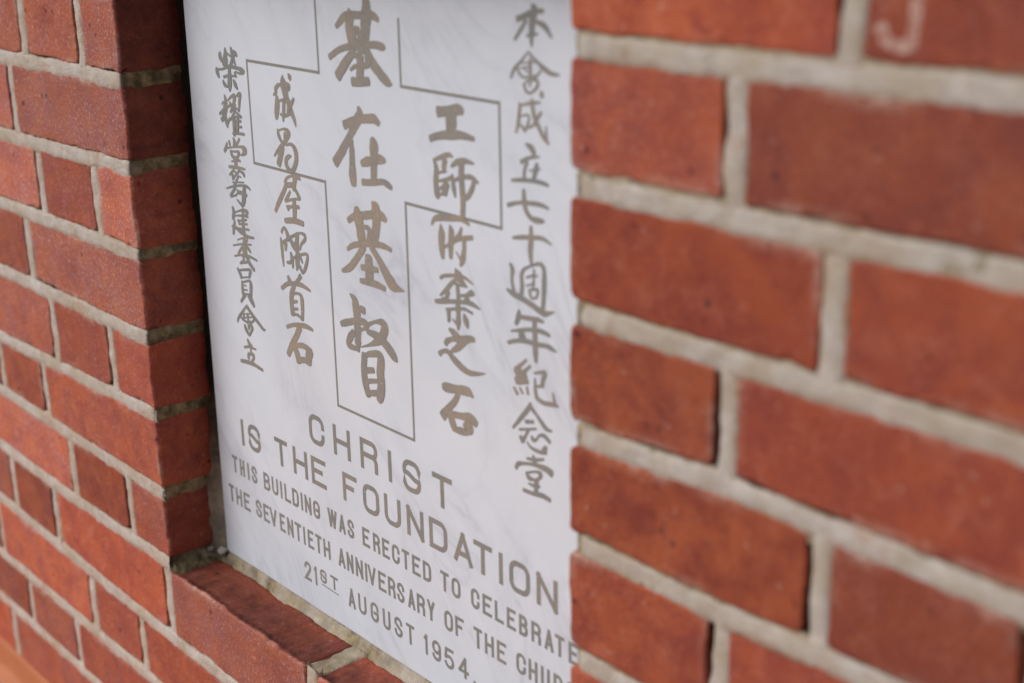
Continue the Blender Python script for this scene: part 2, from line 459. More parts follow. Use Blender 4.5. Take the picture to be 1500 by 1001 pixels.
# upright joints: a filled patch, many with an open crack along their left edge
for k, x in patches:
    fine = in_view(x, x, 75 * k)
    crack = random.choice((0, 1.4, 2.2, 2.8, 3.3)) if fine and not (k == -1 and 0 < x < NICHE_X) else 0
    rows = []
    prof = [(-9.5 if not crack else -7.6 + crack, 14.0 if crack else 5.0), (-7.8 + crack, 7.0 if crack else 2.6), (-6.8 + crack, 0.8), (-3, 0.15), (0, 0), (3, 0.0), (6.8, 0.2), (8.6, 1.2), (9.6, 5.5)]
    z0, z1 = zline(k, x) + 5, zline(k + 1, x) - 5
    steps = 18 if fine else 2
    sill_top = k == -1 and 0 < x < NICHE_X
    pts = [z0 + (z1 - z0) * i / steps for i in range(steps + 1)]
    path = [('f', z) for z in pts] + ([('t', y) for y in (2, 5, 9, 13, 17, 21, 25, 29, 33, 37, 41, 45, 49)] if sill_top else [])
    for kind, s in path:
        row = []
        for dx, dep in prof:
            if kind == 'f':
                n = 0.8 * N(x + dx, k, s, 0.05) + 0.8 * N(x + dx, 31, s, 0.14)
                c = 1.6 * crack * N(x, 5, s, 0.05) if dx < -4 else 0
                row.append(mortar.vert(x + dx + c + 0.8 * N(x, 3, s, 0.05), 0.4 + dep + n, s, dirt_shade(0.0, 1.0 if crack and dx < -6 + crack and dep > 2 else 0.0, (abs(dx) > 5) * (0.6 + 1.4 * N(x, dx, s, 0.03)))))  # open crack blackened with painted shade
            else:
                n = 2.0 * N(x + dx, s, 2, 0.09) + 0.9 * N(x + dx, s, 7, 0.25)
                row.append(mortar.vert(x + dx * 1.25 + 2.2 * N(x, s, 5, 0.09), s, z1 - 4.0 - dep * 0.5 + n * 1.3, dirt_shade(0.55 + 0.4 * N(x + dx, s, 0, 0.1))))
        rows.append(row)
    mortar.grid(rows)

# the wall's core behind the facing: five blocks round the niche
def block(mb, x0, x1, y0, y1, z0, z1, c):
    v = [mb.vert(x, y, z, c) for z in (z0, z1) for y in (y0, y1) for x in (x0, x1)]
    for q in ((0, 1, 5, 4), (1, 3, 7, 5), (3, 2, 6, 7), (2, 0, 4, 6), (4, 5, 7, 6), (0, 2, 3, 1)):
        mb.f.append(tuple(v[i] for i in q))
D1 = dirt_shade(1.0, 0.9)  # core coloured near-black so open gaps read as shade
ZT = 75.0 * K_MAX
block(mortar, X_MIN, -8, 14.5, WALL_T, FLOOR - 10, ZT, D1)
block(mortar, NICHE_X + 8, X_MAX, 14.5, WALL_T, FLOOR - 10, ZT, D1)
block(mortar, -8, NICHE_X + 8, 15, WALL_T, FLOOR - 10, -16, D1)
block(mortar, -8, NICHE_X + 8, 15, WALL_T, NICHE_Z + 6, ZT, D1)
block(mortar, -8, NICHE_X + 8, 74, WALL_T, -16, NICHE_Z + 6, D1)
mortar.build('mortar_joint', MORTAR, wall)

# cement bead bedding the stone into the niche
def slab_left(z): return 11.6 + 6.9 * z / 510.0
bead = MB()
rows = []
for i in range(0, 277):
    x = -2 + i * 2.0
    row = []
    for y, z in ((43, -14), (46.5, -10.5), (48.6, -8.8), (50.2, -6.8), (51.6, -4.4), (52.8, -1.6), (54.2, 1.0), (56.5, 1.6)):
        a = 1.8 * N(x, y, 3, 0.045) + 1.8 * N(x, y, 9, 0.13) + 1.1 * N(x, y, 5, 0.35)
        row.append(bead.vert(x + 0.7 * N(x, y, 1, 0.2), y + 0.6 * a - (4.0 if y < 50 else 0) * max(0.0, N(x, 8, 8, 0.05)), z + (0.55 if y < 52 else 0.3) * a, dirt_shade(0.60 + 0.5 * N(x, y, 0, 0.05))))
    rows.append(row)
bead.grid(rows)
for side in (0, 1):
    rows = []
    for i in range(0, 152):
        z = -10 + i * 4.0
        deepen = 0.0 if side else max(0.0, min(1.0, (z - 60) / 120.0)) * 7.0
        row = []
        sl = slab_left(z) if not side else 18.0
        back = 49.5 + min(12.5, 8.0 * max(0, z - 40) / 75.0)
        for f, y in ((-0.25, back - 8), (0.0, back - 3.5), (0.15, back - 0.5), (0.35, back + 1.5), (0.6, back + 3.0), (0.85, max(54.5, back + 3.5)), (1.0, max(57.0, back + 4)), (1.1, max(62.0, back + 5))):
            x = f * sl
            a = 1.6 * N(x, side * 50, z, 0.05) + 1.2 * N(x, side * 50 + 9, z, 0.14) + 0.6 * N(x, 4, z, 0.4)
            low = max(0.0, 1 - max(0.0, z + 8) / 14.0)
            row.append(bead.vert((x + 0.4 * a) if not side else NICHE_X - x - 0.4 * a, y + a + (deepen if f > 0.1 else 0) - 16 * low * max(0, 1 - f) ** 1.5 * (f >= 0.0), z, dirt_shade(min(1, 0.62 + 0.3 * deepen / 7), 0.95 * deepen / 7)))  # mossy bead, gap shade painted in as it deepens
        rows.append(row)
    bead.grid(rows, flip=not side)
def pebble(x, y, z, r, d):
    rr = []
    for j in range(1, 8):
        th = math.pi * j / 8
        ring = []
        for i in range(10):
            ph = 2 * math.pi * i / 10
            q = r * (1 + 0.75 * N(math.cos(ph) * 1.3 + x, math.sin(ph) * 1.3, math.cos(th) * 1.3 + z, 0.9))
            ring.append(bead.vert(x + q * math.sin(th) * math.cos(ph), y + q * math.sin(th) * math.sin(ph), z + q * math.cos(th), dirt_shade(d)))
        rr.append(ring)
    bead.grid(rr, close=True, flip=True)
    bead.f.append(tuple(rr[0])); bead.f.append(tuple(rr[-1][::-1]))
for p in ((10.5, 50, 2.5, 4.4, 0.0), (-0.5, 43, 3, 3.6, 0.35)):
    pebble(*p)
# lumpy fillet where the jamb meets the sill
rows = []
for i in range(0, 40):
    y = 1.5 + i * 1.25
    row = []
    for x, z in ((-4, 9), (-1.5, 6.5), (-0.3, 3.5), (0.5, 0.8), (1.8, -2.2), (3.6, -4.8), (6.0, -7.0), (8.5, -9.5)):
        a = 2.2 * N(x, y, z, 0.10) + 1.6 * N(x + 40, y, z, 0.24) + 0.8 * N(x, y, z + 40, 0.6)
        row.append(bead.vert(x + 0.7 * a - (3 if y < 4 else 0), y, z + 0.7 * a - (2 if y < 4 else 0), dirt_shade(0.9 + 0.5 * N(x, y, z, 0.12), 0.35 - 0.5 * N(x, y, z, 0.15) - y / 140)))
    rows.append(row)
bead.grid(rows)
bead.build('mortar_bead', MORTAR, wall)

# chalked hook on the upper right brick
def ribbon(mb, pts, y, tint, cap=0.45, sub=6, wob=0.0, sd=0.0):
    """flat brush stroke on the plane at depth y through (x, z, width) points"""
    P0 = [pts[0]] + list(pts) + [pts[-1]]
    q = []
    for i in range(1, len(P0) - 2):
        a, b, c, d = P0[i - 1:i + 3]
        for s in range(sub):
            t = s / sub
            v = [0.5 * (2 * b[n] + (c[n] - a[n]) * t + (2 * a[n] - 5 * b[n] + 4 * c[n] - d[n]) * t * t + (3 * b[n] - a[n] - 3 * c[n] + d[n]) * t ** 3) for n in range(3)]
            v[2] = max(v[2], 0.15); q.append(v)
    q.append(list(pts[-1]))
    n = len(q)
    tan = []
    for i in range(n):
        a, b = q[max(0, i - 1)], q[min(n - 1, i + 1)]
        l = math.hypot(b[0] - a[0], b[1] - a[1]) or 1.0
        tan.append(((b[0] - a[0]) / l, (b[1] - a[1]) / l))
    rows = []
    def row(p, t, w, s):
        nx, nz = -t[1], t[0]
        r = []
        for e in (-1, -0.5, 0, 0.5, 1):
            j = 1 + (wob * N(p[0] + e * 3, sd, p[1], 0.35) if abs(e) == 1 else 0)
            r.append(mb.vert(p[0] + nx * w * e * 0.5 * j, y - (0.00004 * len(mb.v)) % 0.018, p[1] + nz * w * e * 0.5 * j, (tint[0], 1.0 if abs(e) == 1 else 0.0, 0, 1)))
        rows.append(r)
    for k in range(4):
        a = (1 - k / 4) * math.pi / 2
        w = q[0][2]; row((q[0][0] - tan[0][0] * cap * w * 0.5 * math.sin(a), q[0][1] - tan[0][1] * cap * w * 0.5 * math.sin(a)), tan[0], max(0.05, w * math.cos(a)), 0)
    for p, t in zip(q, tan): row(p, t, p[2], 0)
    for k in range(1, 5):
        a = k / 4 * math.pi / 2
        w = q[-1][2]; row((q[-1][0] + tan[-1][0] * cap * w * 0.5 * math.sin(a), q[-1][1] + tan[-1][1] * cap * w * 0.5 * math.sin(a)), tan[-1], max(0.05, w * math.cos(a)), 0)
    mb.grid(rows, flip=True)

from mathutils.bvhtree import BVHTree
mk = MB()
ribbon(mk, [(763, 592, 6), (762, 570, 6), (761.5, 555, 6), (760.5, 541, 6)], -1.9, (0, 0, 0, 1), wob=0.3)
ribbon(mk, [(760, 541.5, 7), (754, 540.5, 6), (748, 542, 6), (744, 548.5, 7)], -1.95, (0, 0, 0, 1), wob=0.3)
tree = BVHTree.FromPolygons(bricks.v, bricks.f)
for i, (x, y, z) in enumerate(mk.v):
    hit = tree.ray_cast(Vector((x, -0.05, z)), Vector((0, 1, 0)))
    mk.v[i] = (x, (hit[0].y if hit[0] else 0.0) - 0.00012 + 0.1 * (y + 0.0019), z)
tag(mk.build('chalk_mark', CHALK, wall), 'pale chalk hook on the upper right brick')

# ---------------------------------------------------------------- the foundation stone
stone = tag(empty('foundation_stone'), 'white marble foundation stone cut with Chinese columns, a cross outline and English lines', 'plaque')
SLAB_TOP, SLAB_RIGHT = 586.0, 528.0
sl = MB()
def slab_ring(y, inset):
    pts = []
    c = [(slab_left(1.5), 1.8), (SLAB_RIGHT - 3, 1.0), (SLAB_RIGHT + 3, SLAB_TOP), (slab_left(SLAB_TOP), SLAB_TOP)]
    cx, cz = 270, 290
    for (x0, z0), (x1, z1) in zip(c, c[1:] + c[:1]):
        for i in range(60):
            x, z = x0 + (x1 - x0) * i / 60, z0 + (z1 - z0) * i / 60
            w = 0.5 * N(x, 3, z, 0.02) + 0.35 * N(x, 8, z, 0.12) + 0.5 * min(0.0, N(x, 21, z, 0.08) + 0.35)
            ix, iz = (inset - w if x < 40 else -inset + w if x > SLAB_RIGHT - 8 else 0), (inset - w if z < 20 else -inset + w if z > SLAB_TOP - 5 else 0)
            pts.append(sl.vert(x + ix, y, z + iz))
    return pts
rings = [slab_ring(73, 0.6), slab_ring(SLAB_Y + 2.2, 0.0), slab_ring(SLAB_Y + 0.9, 0.35), slab_ring(SLAB_Y + 0.25, 1.1), slab_ring(SLAB_Y, 2.2)]
sl.grid(rings, close=True, flip=True)
sl.f.append(tuple(rings[-1])); sl.f.append(tuple(rings[0][::-1]))
slab = sl.build('marble_slab', MARBLE, stone)
slab.data.set_sharp_from_angle(angle=math.radians(8))

COLUMNS = [
  [
    "74.2,476.0,3.7 73.7,473.0,5.6 75.7,469.9,4.2 79.4,467.3,2.3|82.2,480.3,2.4 82.6,475.4,5.6 79.8,470.3,5.3 78.8,466.1,4.9|82.8,473.8,3.8 83.7,469.4,3.6 79.3,466.8,1.7|91.7,481.5,2.7 93.5,475.5,5.4 94.8,471.6,4.3 97.4,467.7,2.2|94.8,479.3,2.0 98.5,477.2,4.0 100.6,475.3,2.2|98.4,476.8,2.8 93.2,473.5,2.8 91.4,470.5,2.8|82.6,477.5,1.8 88.6,475.1,2.0 92.4,473.8,1.7|92.0,471.3,3.3 89.7,466.2,4.8|66.4,462.9,3.2 67.4,459.2,5.2 69.6,455.4,2.3|65.4,461.9,1.9 75.4,462.8,1.9 85.6,465.8,3.1 96.8,465.9,2.9 106.1,464.9,4.1 108.7,463.1,5.1|107.8,463.4,3.3 102.5,461.8,2.1 96.3,462.7,1.9|76.9,456.6,2.4 86.1,458.5,2.2 97.7,458.9,1.5|87.1,465.2,4.0 86.4,455.2,6.1 85.6,450.1,6.0 84.9,445.7,1.8|75.6,453.7,2.3 77.5,450.6,4.1 82.4,449.2,1.7|92.4,455.8,2.3 94.7,451.9,4.8 97.4,448.9,2.1|94.9,461.8,2.3 96.1,459.3,2.6",
    "75.7,441.6,2.4 77.0,436.7,5.2 75.0,428.9,6.9 71.7,423.4,5.9 68.5,419.0,2.7|73.1,435.9,1.9 70.4,433.3,1.9|65.3,424.8,2.6 71.6,428.5,2.9 81.3,433.0,2.4 86.5,434.8,1.6|67.1,420.8,2.8 72.2,421.8,2.8|74.2,423.7,5.7 75.9,418.8,5.0 77.1,414.9,2.1|77.4,418.0,2.8 82.0,423.4,2.5|80.5,437.7,1.6 86.7,441.5,2.5 91.7,442.5,4.4 90.1,437.3,3.8 87.0,432.8,3.2 84.0,429.1,2.1|83.5,436.6,2.5 86.3,433.5,2.8|94.9,442.8,2.0 100.9,445.2,3.7 98.7,438.2,3.5 97.2,431.0,2.2 93.8,433.1,1.9|92.3,435.9,2.3 87.6,431.6,2.4 83.1,428.5,2.1|92.1,432.5,2.3 86.2,425.1,2.9 82.1,421.9,1.7|91.1,429.9,1.9 98.2,426.9,3.2 100.8,426.4,1.6|83.9,423.2,1.6 95.8,427.1,1.7|86.0,420.9,1.5 99.2,422.9,2.2|86.1,416.3,1.4 99.6,418.3,2.1|84.5,411.0,1.7 93.6,412.1,2.1 102.5,412.6,2.5|88.2,424.9,4.4 87.7,416.0,4.4 86.7,409.6,3.3|94.9,426.1,3.6 92.3,412.4,3.6",
    "77.1,403.7,3.5 78.3,400.4,3.2|84.7,407.2,3.1 86.1,403.3,5.2 84.8,400.1,4.0|94.4,407.9,2.8 91.0,404.0,2.8 87.4,400.9,2.2|73.6,401.8,2.4 71.2,397.0,3.9 68.2,393.9,3.2|71.2,397.0,1.9 84.7,399.7,1.6 97.9,401.3,3.1 101.1,398.9,7.7 98.7,395.6,3.3 94.5,394.2,1.6|78.9,395.9,3.5 80.3,392.3,4.0 84.1,389.8,3.4|80.0,395.5,1.8 87.5,396.2,2.0 91.5,395.9,4.2 89.3,392.2,2.5 84.9,389.9,2.7|78.7,386.7,1.4 89.7,389.3,2.5 92.9,388.9,2.3|85.9,391.3,5.5 85.4,382.7,4.8|73.8,381.7,2.6 87.1,382.9,3.0 99.8,383.2,1.7",
    "82.1,380.3,2.2 78.1,377.7,2.7 73.5,374.4,2.1|80.8,379.4,2.4 84.4,377.8,2.4|78.6,375.6,4.3 79.7,371.9,4.3|91.5,381.6,2.3 85.4,377.0,2.3 78.0,371.4,2.4|91.6,380.1,2.0 96.3,379.1,3.8 97.9,376.7,3.0|88.1,376.1,1.8 92.2,375.2,1.6|77.6,368.9,1.4 85.2,370.1,1.4 96.5,371.6,1.4|87.6,375.2,2.0 83.6,370.3,2.5 78.7,365.2,2.7|66.6,362.1,1.2 77.9,365.5,2.1 91.5,368.4,2.1 101.2,368.7,2.9 105.8,366.6,1.4|82.0,365.2,2.7 74.4,358.4,2.9 73.2,356.2,1.9 81.9,358.7,1.8 84.2,360.8,1.8|84.2,363.4,2.7 87.2,361.3,2.9 90.0,360.7,1.3|96.3,367.9,3.9 94.9,360.8,6.2 93.0,353.9,5.2 90.5,350.3,2.1|90.9,351.2,3.4 86.8,352.9,2.7 82.7,355.1,1.5|88.3,363.2,1.7 99.4,361.3,2.8",
    "74.2,347.0,3.6 75.7,343.2,5.0 73.8,336.3,4.3|74.8,342.6,1.6 78.8,343.8,1.2|74.7,336.9,2.9 76.0,334.4,3.1 74.0,329.6,4.5 72.3,323.2,3.0|70.7,330.1,1.7 78.6,329.5,3.7 86.5,327.0,4.1 96.1,325.2,3.1 105.7,326.0,2.1|77.3,342.8,1.2 87.8,346.6,2.0 97.6,346.9,4.0 95.6,344.0,2.0 83.7,341.1,1.6|75.1,339.6,1.4 87.1,342.1,1.5 98.6,342.6,2.1|91.3,348.7,3.0 89.9,338.6,4.1 89.7,326.2,4.9|83.0,336.8,1.6 95.8,339.8,1.9|82.6,333.8,1.4 96.4,336.2,2.0|81.2,330.0,1.5 98.7,331.8,2.0|81.8,337.2,3.2 85.1,334.2,2.2",
    "77.9,319.1,1.4 85.8,321.9,1.8 93.3,322.4,5.0 87.8,318.3,2.1|70.3,313.0,1.6 85.1,316.9,1.8 100.5,319.0,1.8|90.7,321.5,5.2 88.9,314.5,7.3 89.5,307.5,7.6|87.4,316.0,2.9 79.8,309.2,2.7 77.2,306.7,1.6|91.7,316.8,3.2 96.2,314.1,3.7 98.8,311.8,1.9|71.1,303.9,1.6 83.7,307.2,2.0 95.3,308.2,2.7 107.9,306.9,2.2|84.5,307.4,4.0 86.4,303.3,3.1 80.0,299.1,2.4|79.5,299.0,1.8 92.1,302.6,2.5|92.6,306.3,5.7 95.3,302.3,4.6 102.3,297.3,3.7",
    "74.3,293.7,2.8 78.5,289.1,4.7 79.7,285.8,3.7|77.3,292.4,2.2 95.3,296.2,2.8 93.9,291.3,4.1 92.6,288.5,2.3|79.8,286.4,1.8 93.5,289.6,1.6|80.7,283.6,2.8 80.4,275.8,4.4 80.9,270.8,4.1|80.9,282.3,1.6 92.2,286.0,2.4 94.8,283.4,4.7 93.2,272.1,4.4|83.4,280.5,1.7 86.7,280.3,1.7|82.8,276.3,1.7 88.4,277.0,1.5|80.2,272.1,1.7 92.2,274.2,1.5|85.3,272.2,2.1 80.5,268.5,2.9 76.0,264.0,2.8|88.6,272.0,2.7 93.2,269.4,6.1 97.7,264.2,3.1",
    "84.7,262.4,1.8 77.8,255.5,3.2 69.9,248.2,3.2 67.2,243.4,2.3|84.6,261.8,4.2 93.0,256.2,4.1 102.1,250.9,4.0 109.7,246.8,3.5 113.4,247.4,1.0|73.0,251.6,2.9 75.4,248.5,2.6 84.1,247.0,2.5|79.3,254.5,2.8 78.4,248.2,2.8|85.3,255.4,3.3 85.9,247.2,3.3|76.1,249.4,1.3 93.0,253.9,1.5|79.2,253.5,1.3 93.1,257.1,1.3|94.4,254.7,2.9 94.7,251.1,2.4 88.4,247.8,2.1|81.6,246.9,1.9 93.7,249.9,2.0|79.1,243.8,3.0 81.4,239.6,4.4 85.9,235.6,2.8|88.3,246.8,4.6 91.2,243.8,4.5 90.0,240.7,2.7 85.9,235.9,2.7|85.6,245.3,3.3 85.8,241.1,2.5",
    "81.7,231.3,3.0 84.0,228.1,4.7 87.8,225.3,5.1|75.5,222.3,2.6 83.5,224.7,2.6 94.9,225.0,2.1|86.8,224.1,2.8 85.4,220.0,2.8|82.6,218.4,4.0 81.3,215.2,4.2 81.8,213.0,3.4|82.5,217.9,2.2 89.4,218.7,4.0 89.8,215.5,3.5 85.8,211.2,2.8|67.8,208.0,3.5 79.7,209.6,4.1 91.5,209.8,3.8 103.8,208.3,3.2",
  ],
  [
    "174.5,468.1,1.9 176.6,465.8,5.6 177.0,463.3,2.1|166.6,466.5,1.8 166.7,461.7,7.8 168.3,456.3,9.4 169.7,450.2,7.4 173.4,445.1,6.3 176.3,439.1,5.2 179.3,433.9,4.6 181.2,428.4,1.7|161.2,458.4,2.6 167.9,459.1,5.2 174.8,459.0,4.6 173.7,455.5,3.1|160.5,458.7,3.2 156.0,455.5,4.2 155.2,451.8,3.9 151.4,449.7,1.5|156.4,449.2,3.8 156.5,444.0,6.5 154.8,436.6,6.7 153.8,431.3,3.6|155.9,445.1,1.8 166.5,447.9,2.3 168.8,449.3,2.0|166.2,445.9,4.2 164.7,436.9,4.2 163.5,430.4,2.1|159.8,435.7,1.9 164.9,435.0,3.2 173.9,437.2,2.1|172.9,443.4,4.3 171.1,437.7,3.7|180.6,450.1,2.5 177.1,445.9,3.5 173.8,441.9,3.7",
    "154.3,423.2,2.2 155.4,418.1,4.4 158.9,413.7,3.0|155.2,422.0,1.7 163.6,424.4,2.3 169.9,422.0,5.6 167.1,417.2,4.4 162.2,413.3,4.3|164.4,421.7,3.1 164.4,416.8,4.4|161.4,412.4,4.6 152.4,405.9,3.1 146.9,400.8,1.9|159.6,409.7,5.8 155.5,401.0,6.9 152.4,394.4,6.4|165.0,411.7,1.8 172.5,413.5,2.9 177.9,409.8,5.5 178.8,402.6,5.4 175.5,395.7,5.1 170.0,392.0,4.0 164.4,394.9,4.8 163.8,399.7,4.2 167.6,403.1,3.8 171.7,404.1,1.6",
    "159.0,381.3,2.0 162.5,384.8,3.0 169.5,387.9,2.3 178.3,388.6,4.9 182.5,387.0,2.5|161.3,383.8,3.2 162.5,381.1,2.3 174.0,382.9,1.8|175.5,388.8,6.6 173.1,381.1,5.2 171.8,376.8,4.0|161.9,380.2,4.6 156.5,372.8,4.8 148.5,363.1,4.8 142.6,355.0,3.5|163.9,378.5,2.0 171.4,379.6,3.0 175.5,376.6,3.8 180.0,371.1,4.2|166.8,375.2,2.3 162.6,370.4,3.4 158.2,366.0,2.6|158.6,365.8,2.2 170.2,369.4,2.2 180.4,371.0,2.2|160.1,361.7,2.8 169.5,363.2,2.8 178.2,364.3,3.3|162.6,361.1,3.5 161.6,359.0,2.1|171.4,369.3,4.7 171.6,361.9,5.6 170.7,354.3,4.9|156.2,349.7,4.2 169.7,352.0,5.2 182.8,351.6,4.7",
    "149.5,338.4,3.1 151.4,341.5,2.9 154.9,343.0,3.4 157.6,339.9,4.6 159.0,335.9,5.8 157.2,333.5,3.4|147.7,333.9,2.3 148.5,328.0,4.3 148.7,319.5,4.0 149.4,310.3,2.0|148.4,329.7,1.6 154.3,330.8,5.6 153.8,324.3,2.5|150.9,331.0,2.0 161.3,336.4,2.8 170.8,340.6,2.6|163.0,337.5,1.7 175.5,342.7,1.9 183.5,342.5,3.5 183.6,338.8,3.6 178.2,334.4,2.9 175.4,329.3,2.6|173.2,341.9,4.8 171.4,333.1,5.6 171.3,325.5,5.6 170.3,316.8,5.8 168.8,310.6,1.7|162.0,335.6,4.1 165.2,331.1,4.7 168.6,328.0,3.9|163.8,332.2,1.7 171.6,334.4,2.2|172.5,330.0,2.2 176.7,329.8,1.4|161.4,324.3,2.3 163.0,318.8,4.6 163.2,311.6,1.9|155.0,314.8,2.7 158.8,315.4,2.7 164.7,320.0,2.2 173.4,324.2,2.2 185.2,327.3,2.7 184.8,321.4,3.6 180.8,313.8,3.5 177.6,309.8,1.4|174.8,323.7,3.5 177.9,318.8,2.2|173.1,315.3,3.7 177.4,310.2,3.1",
    "154.7,302.9,3.7 157.1,298.5,6.4|174.1,307.2,4.7 167.7,300.9,3.9 161.9,296.2,3.2|143.8,290.3,3.9 153.5,296.2,4.0 165.9,298.8,4.2 175.0,299.4,4.3 186.9,297.2,2.2|163.4,296.6,4.6 158.7,288.6,6.1 157.6,279.7,5.9 158.4,270.9,6.1|159.5,288.8,2.8 168.0,291.1,2.5 173.1,289.1,5.0 173.5,279.7,5.1 172.6,269.5,3.8|160.2,282.4,3.4 166.3,284.0,2.5|159.5,276.1,2.9 166.5,277.7,2.3|157.4,271.3,2.4 165.9,272.3,2.8 172.4,269.7,2.9",
    "147.5,257.8,3.4 158.1,262.0,3.7 169.0,264.2,4.3 178.1,265.2,4.5 186.9,264.1,2.9|167.2,262.2,7.8 161.6,253.0,6.5 153.5,243.0,6.9 146.9,233.4,5.7|156.6,242.8,6.1 161.3,236.9,8.1 162.4,230.4,6.6|159.1,244.3,3.9 171.6,247.0,5.3 182.6,244.8,5.4|180.7,245.2,9.8 178.1,238.4,9.3 177.8,232.9,7.4|160.6,231.1,4.3 170.2,234.6,5.5 179.5,234.2,5.4",
  ],
  [
    "243.2,508.6,4.2 253.1,515.6,6.6 260.9,517.9,6.1 276.0,518.8,5.8 288.3,519.5,6.4 295.6,516.7,4.1|260.3,522.1,2.9 260.9,517.9,8.4|261.4,516.5,9.4 260.1,509.2,10.0 263.1,500.1,11.5 265.2,495.2,12.2|281.8,529.0,8.8 281.7,520.6,11.8 279.8,512.0,11.7 278.2,501.2,9.8 272.8,495.1,7.4|266.5,509.3,3.6 271.7,509.0,4.0|268.2,508.0,4.4 264.7,503.8,4.8|273.1,506.6,7.7 273.7,499.5,8.3|265.5,498.1,6.3 276.8,498.3,6.3|273.0,498.0,12.9 272.1,494.3,11.7|232.5,485.9,4.6 245.8,492.5,4.8 260.2,496.2,4.7|279.2,498.1,4.6 290.4,499.4,5.6 298.8,498.5,5.9 300.1,497.3,4.6|263.8,492.9,6.0 252.7,483.2,7.9 241.9,473.0,8.5|280.2,495.0,6.4 285.7,486.9,8.4 294.9,479.8,8.3 303.0,474.9,7.2 308.3,473.4,1.4|264.8,490.1,4.5 271.1,490.3,4.0|271.7,490.0,7.6 271.1,482.7,8.2 270.4,474.6,9.0|258.7,479.2,2.3 264.1,482.0,3.0 270.5,483.3,3.2|273.0,483.2,4.4 281.2,484.7,4.3|279.6,491.0,5.4 281.9,485.8,8.0|260.3,470.8,6.7 270.8,471.7,6.4 280.6,473.1,6.7",
    "265.8,452.9,3.5 267.2,447.7,8.9 260.8,439.5,9.0 253.5,430.3,7.0 244.6,420.0,8.1 232.5,407.5,8.9|246.9,437.4,7.6 255.7,441.1,6.5 266.3,444.3,6.6 279.1,446.0,7.1 285.4,446.5,7.2 290.7,443.7,4.8|255.2,427.9,4.4 255.1,419.1,6.7 254.9,409.9,7.5 254.7,400.7,9.6 255.4,394.0,6.8|281.7,432.0,5.7 283.2,426.7,10.5 282.4,416.8,8.7 281.0,399.7,7.4|266.7,411.8,5.3 274.0,414.1,7.2 281.7,416.4,6.3 290.6,418.1,7.2 296.2,418.0,3.8|266.8,397.9,5.3 280.4,399.6,5.0 291.9,401.9,4.8 298.0,400.8,5.6 302.6,398.9,3.9",
    "245.3,365.1,4.9 254.7,370.0,5.9 268.0,372.9,6.6 281.1,375.7,6.6 288.7,375.8,7.6 294.2,373.6,4.4|257.0,376.8,6.1 258.7,370.7,11.9 260.6,362.4,10.7 262.4,352.5,10.8 264.1,349.7,8.8|277.9,384.4,3.7 281.4,380.0,11.5 281.8,369.3,10.0 278.3,357.0,9.7 274.0,351.5,7.5|265.3,363.9,2.7 271.1,363.5,5.0 273.1,359.2,7.3 272.2,353.5,8.3|242.5,342.3,3.3 249.9,346.6,4.6 262.2,350.1,4.7 279.3,352.9,5.1 289.5,353.6,4.9 298.9,352.2,3.9|264.6,348.2,6.1 254.5,337.5,6.1 244.2,328.2,6.2 233.7,323.5,3.0|273.9,349.9,6.0 281.1,343.5,6.6 289.4,334.9,8.7 297.6,326.4,10.8 305.0,324.4,5.6 312.7,324.0,1.0|269.7,342.0,7.9 269.9,333.4,10.4 269.8,323.8,10.4|259.9,331.5,4.8 269.9,332.6,5.3 280.6,333.4,4.4|257.7,320.6,4.2 269.0,321.6,5.5 279.4,321.8,5.7 289.0,320.8,4.6",
    "242.3,306.7,1.7 248.1,303.4,7.7 250.2,295.7,10.2 250.7,285.9,8.8 250.2,275.8,9.0 250.2,261.8,3.5|255.7,297.7,6.2 261.0,297.1,6.6|228.2,279.2,4.9 234.5,281.7,6.0 240.2,283.6,5.5 251.5,287.3,5.3 260.9,287.4,6.8 263.3,284.3,6.1|251.5,279.5,4.0 256.3,281.3,2.8 263.0,284.0,3.4|245.0,276.3,6.2 239.0,269.8,7.2 237.8,264.0,5.8 250.1,263.7,3.7|250.0,269.9,9.1 250.0,267.5,7.7|263.5,286.6,3.8 274.5,291.6,2.9 283.7,292.7,7.0 285.9,287.6,9.4 280.0,278.9,7.8 273.1,274.7,5.1 264.8,270.7,2.6 253.7,266.4,1.0|262.8,281.3,4.1 271.0,280.8,6.3 281.3,279.2,8.3 291.3,273.5,8.6 297.4,268.5,7.2 300.3,266.1,2.1|258.0,261.5,7.5 256.2,248.0,7.6 257.9,235.8,8.3 260.7,228.1,6.5|258.7,260.8,3.5 267.0,264.2,5.2 276.4,266.1,6.2 279.5,263.2,9.0 277.9,251.2,9.5 278.5,241.3,10.0 276.5,232.4,9.8 274.1,227.5,6.0|259.0,248.8,5.3 269.3,251.4,4.9|261.0,240.4,4.1 273.4,243.7,3.6|258.8,229.9,4.5 272.6,233.7,5.3",
  ],
  [
    "359.1,460.2,8.2 369.3,461.9,6.7 380.3,464.0,8.2 386.1,463.3,5.0|373.6,460.5,11.7 373.2,452.2,11.2 372.4,445.9,9.3|349.6,440.8,5.3 359.6,444.1,5.6 372.9,446.2,6.7 384.9,447.4,5.6 397.1,446.5,3.6",
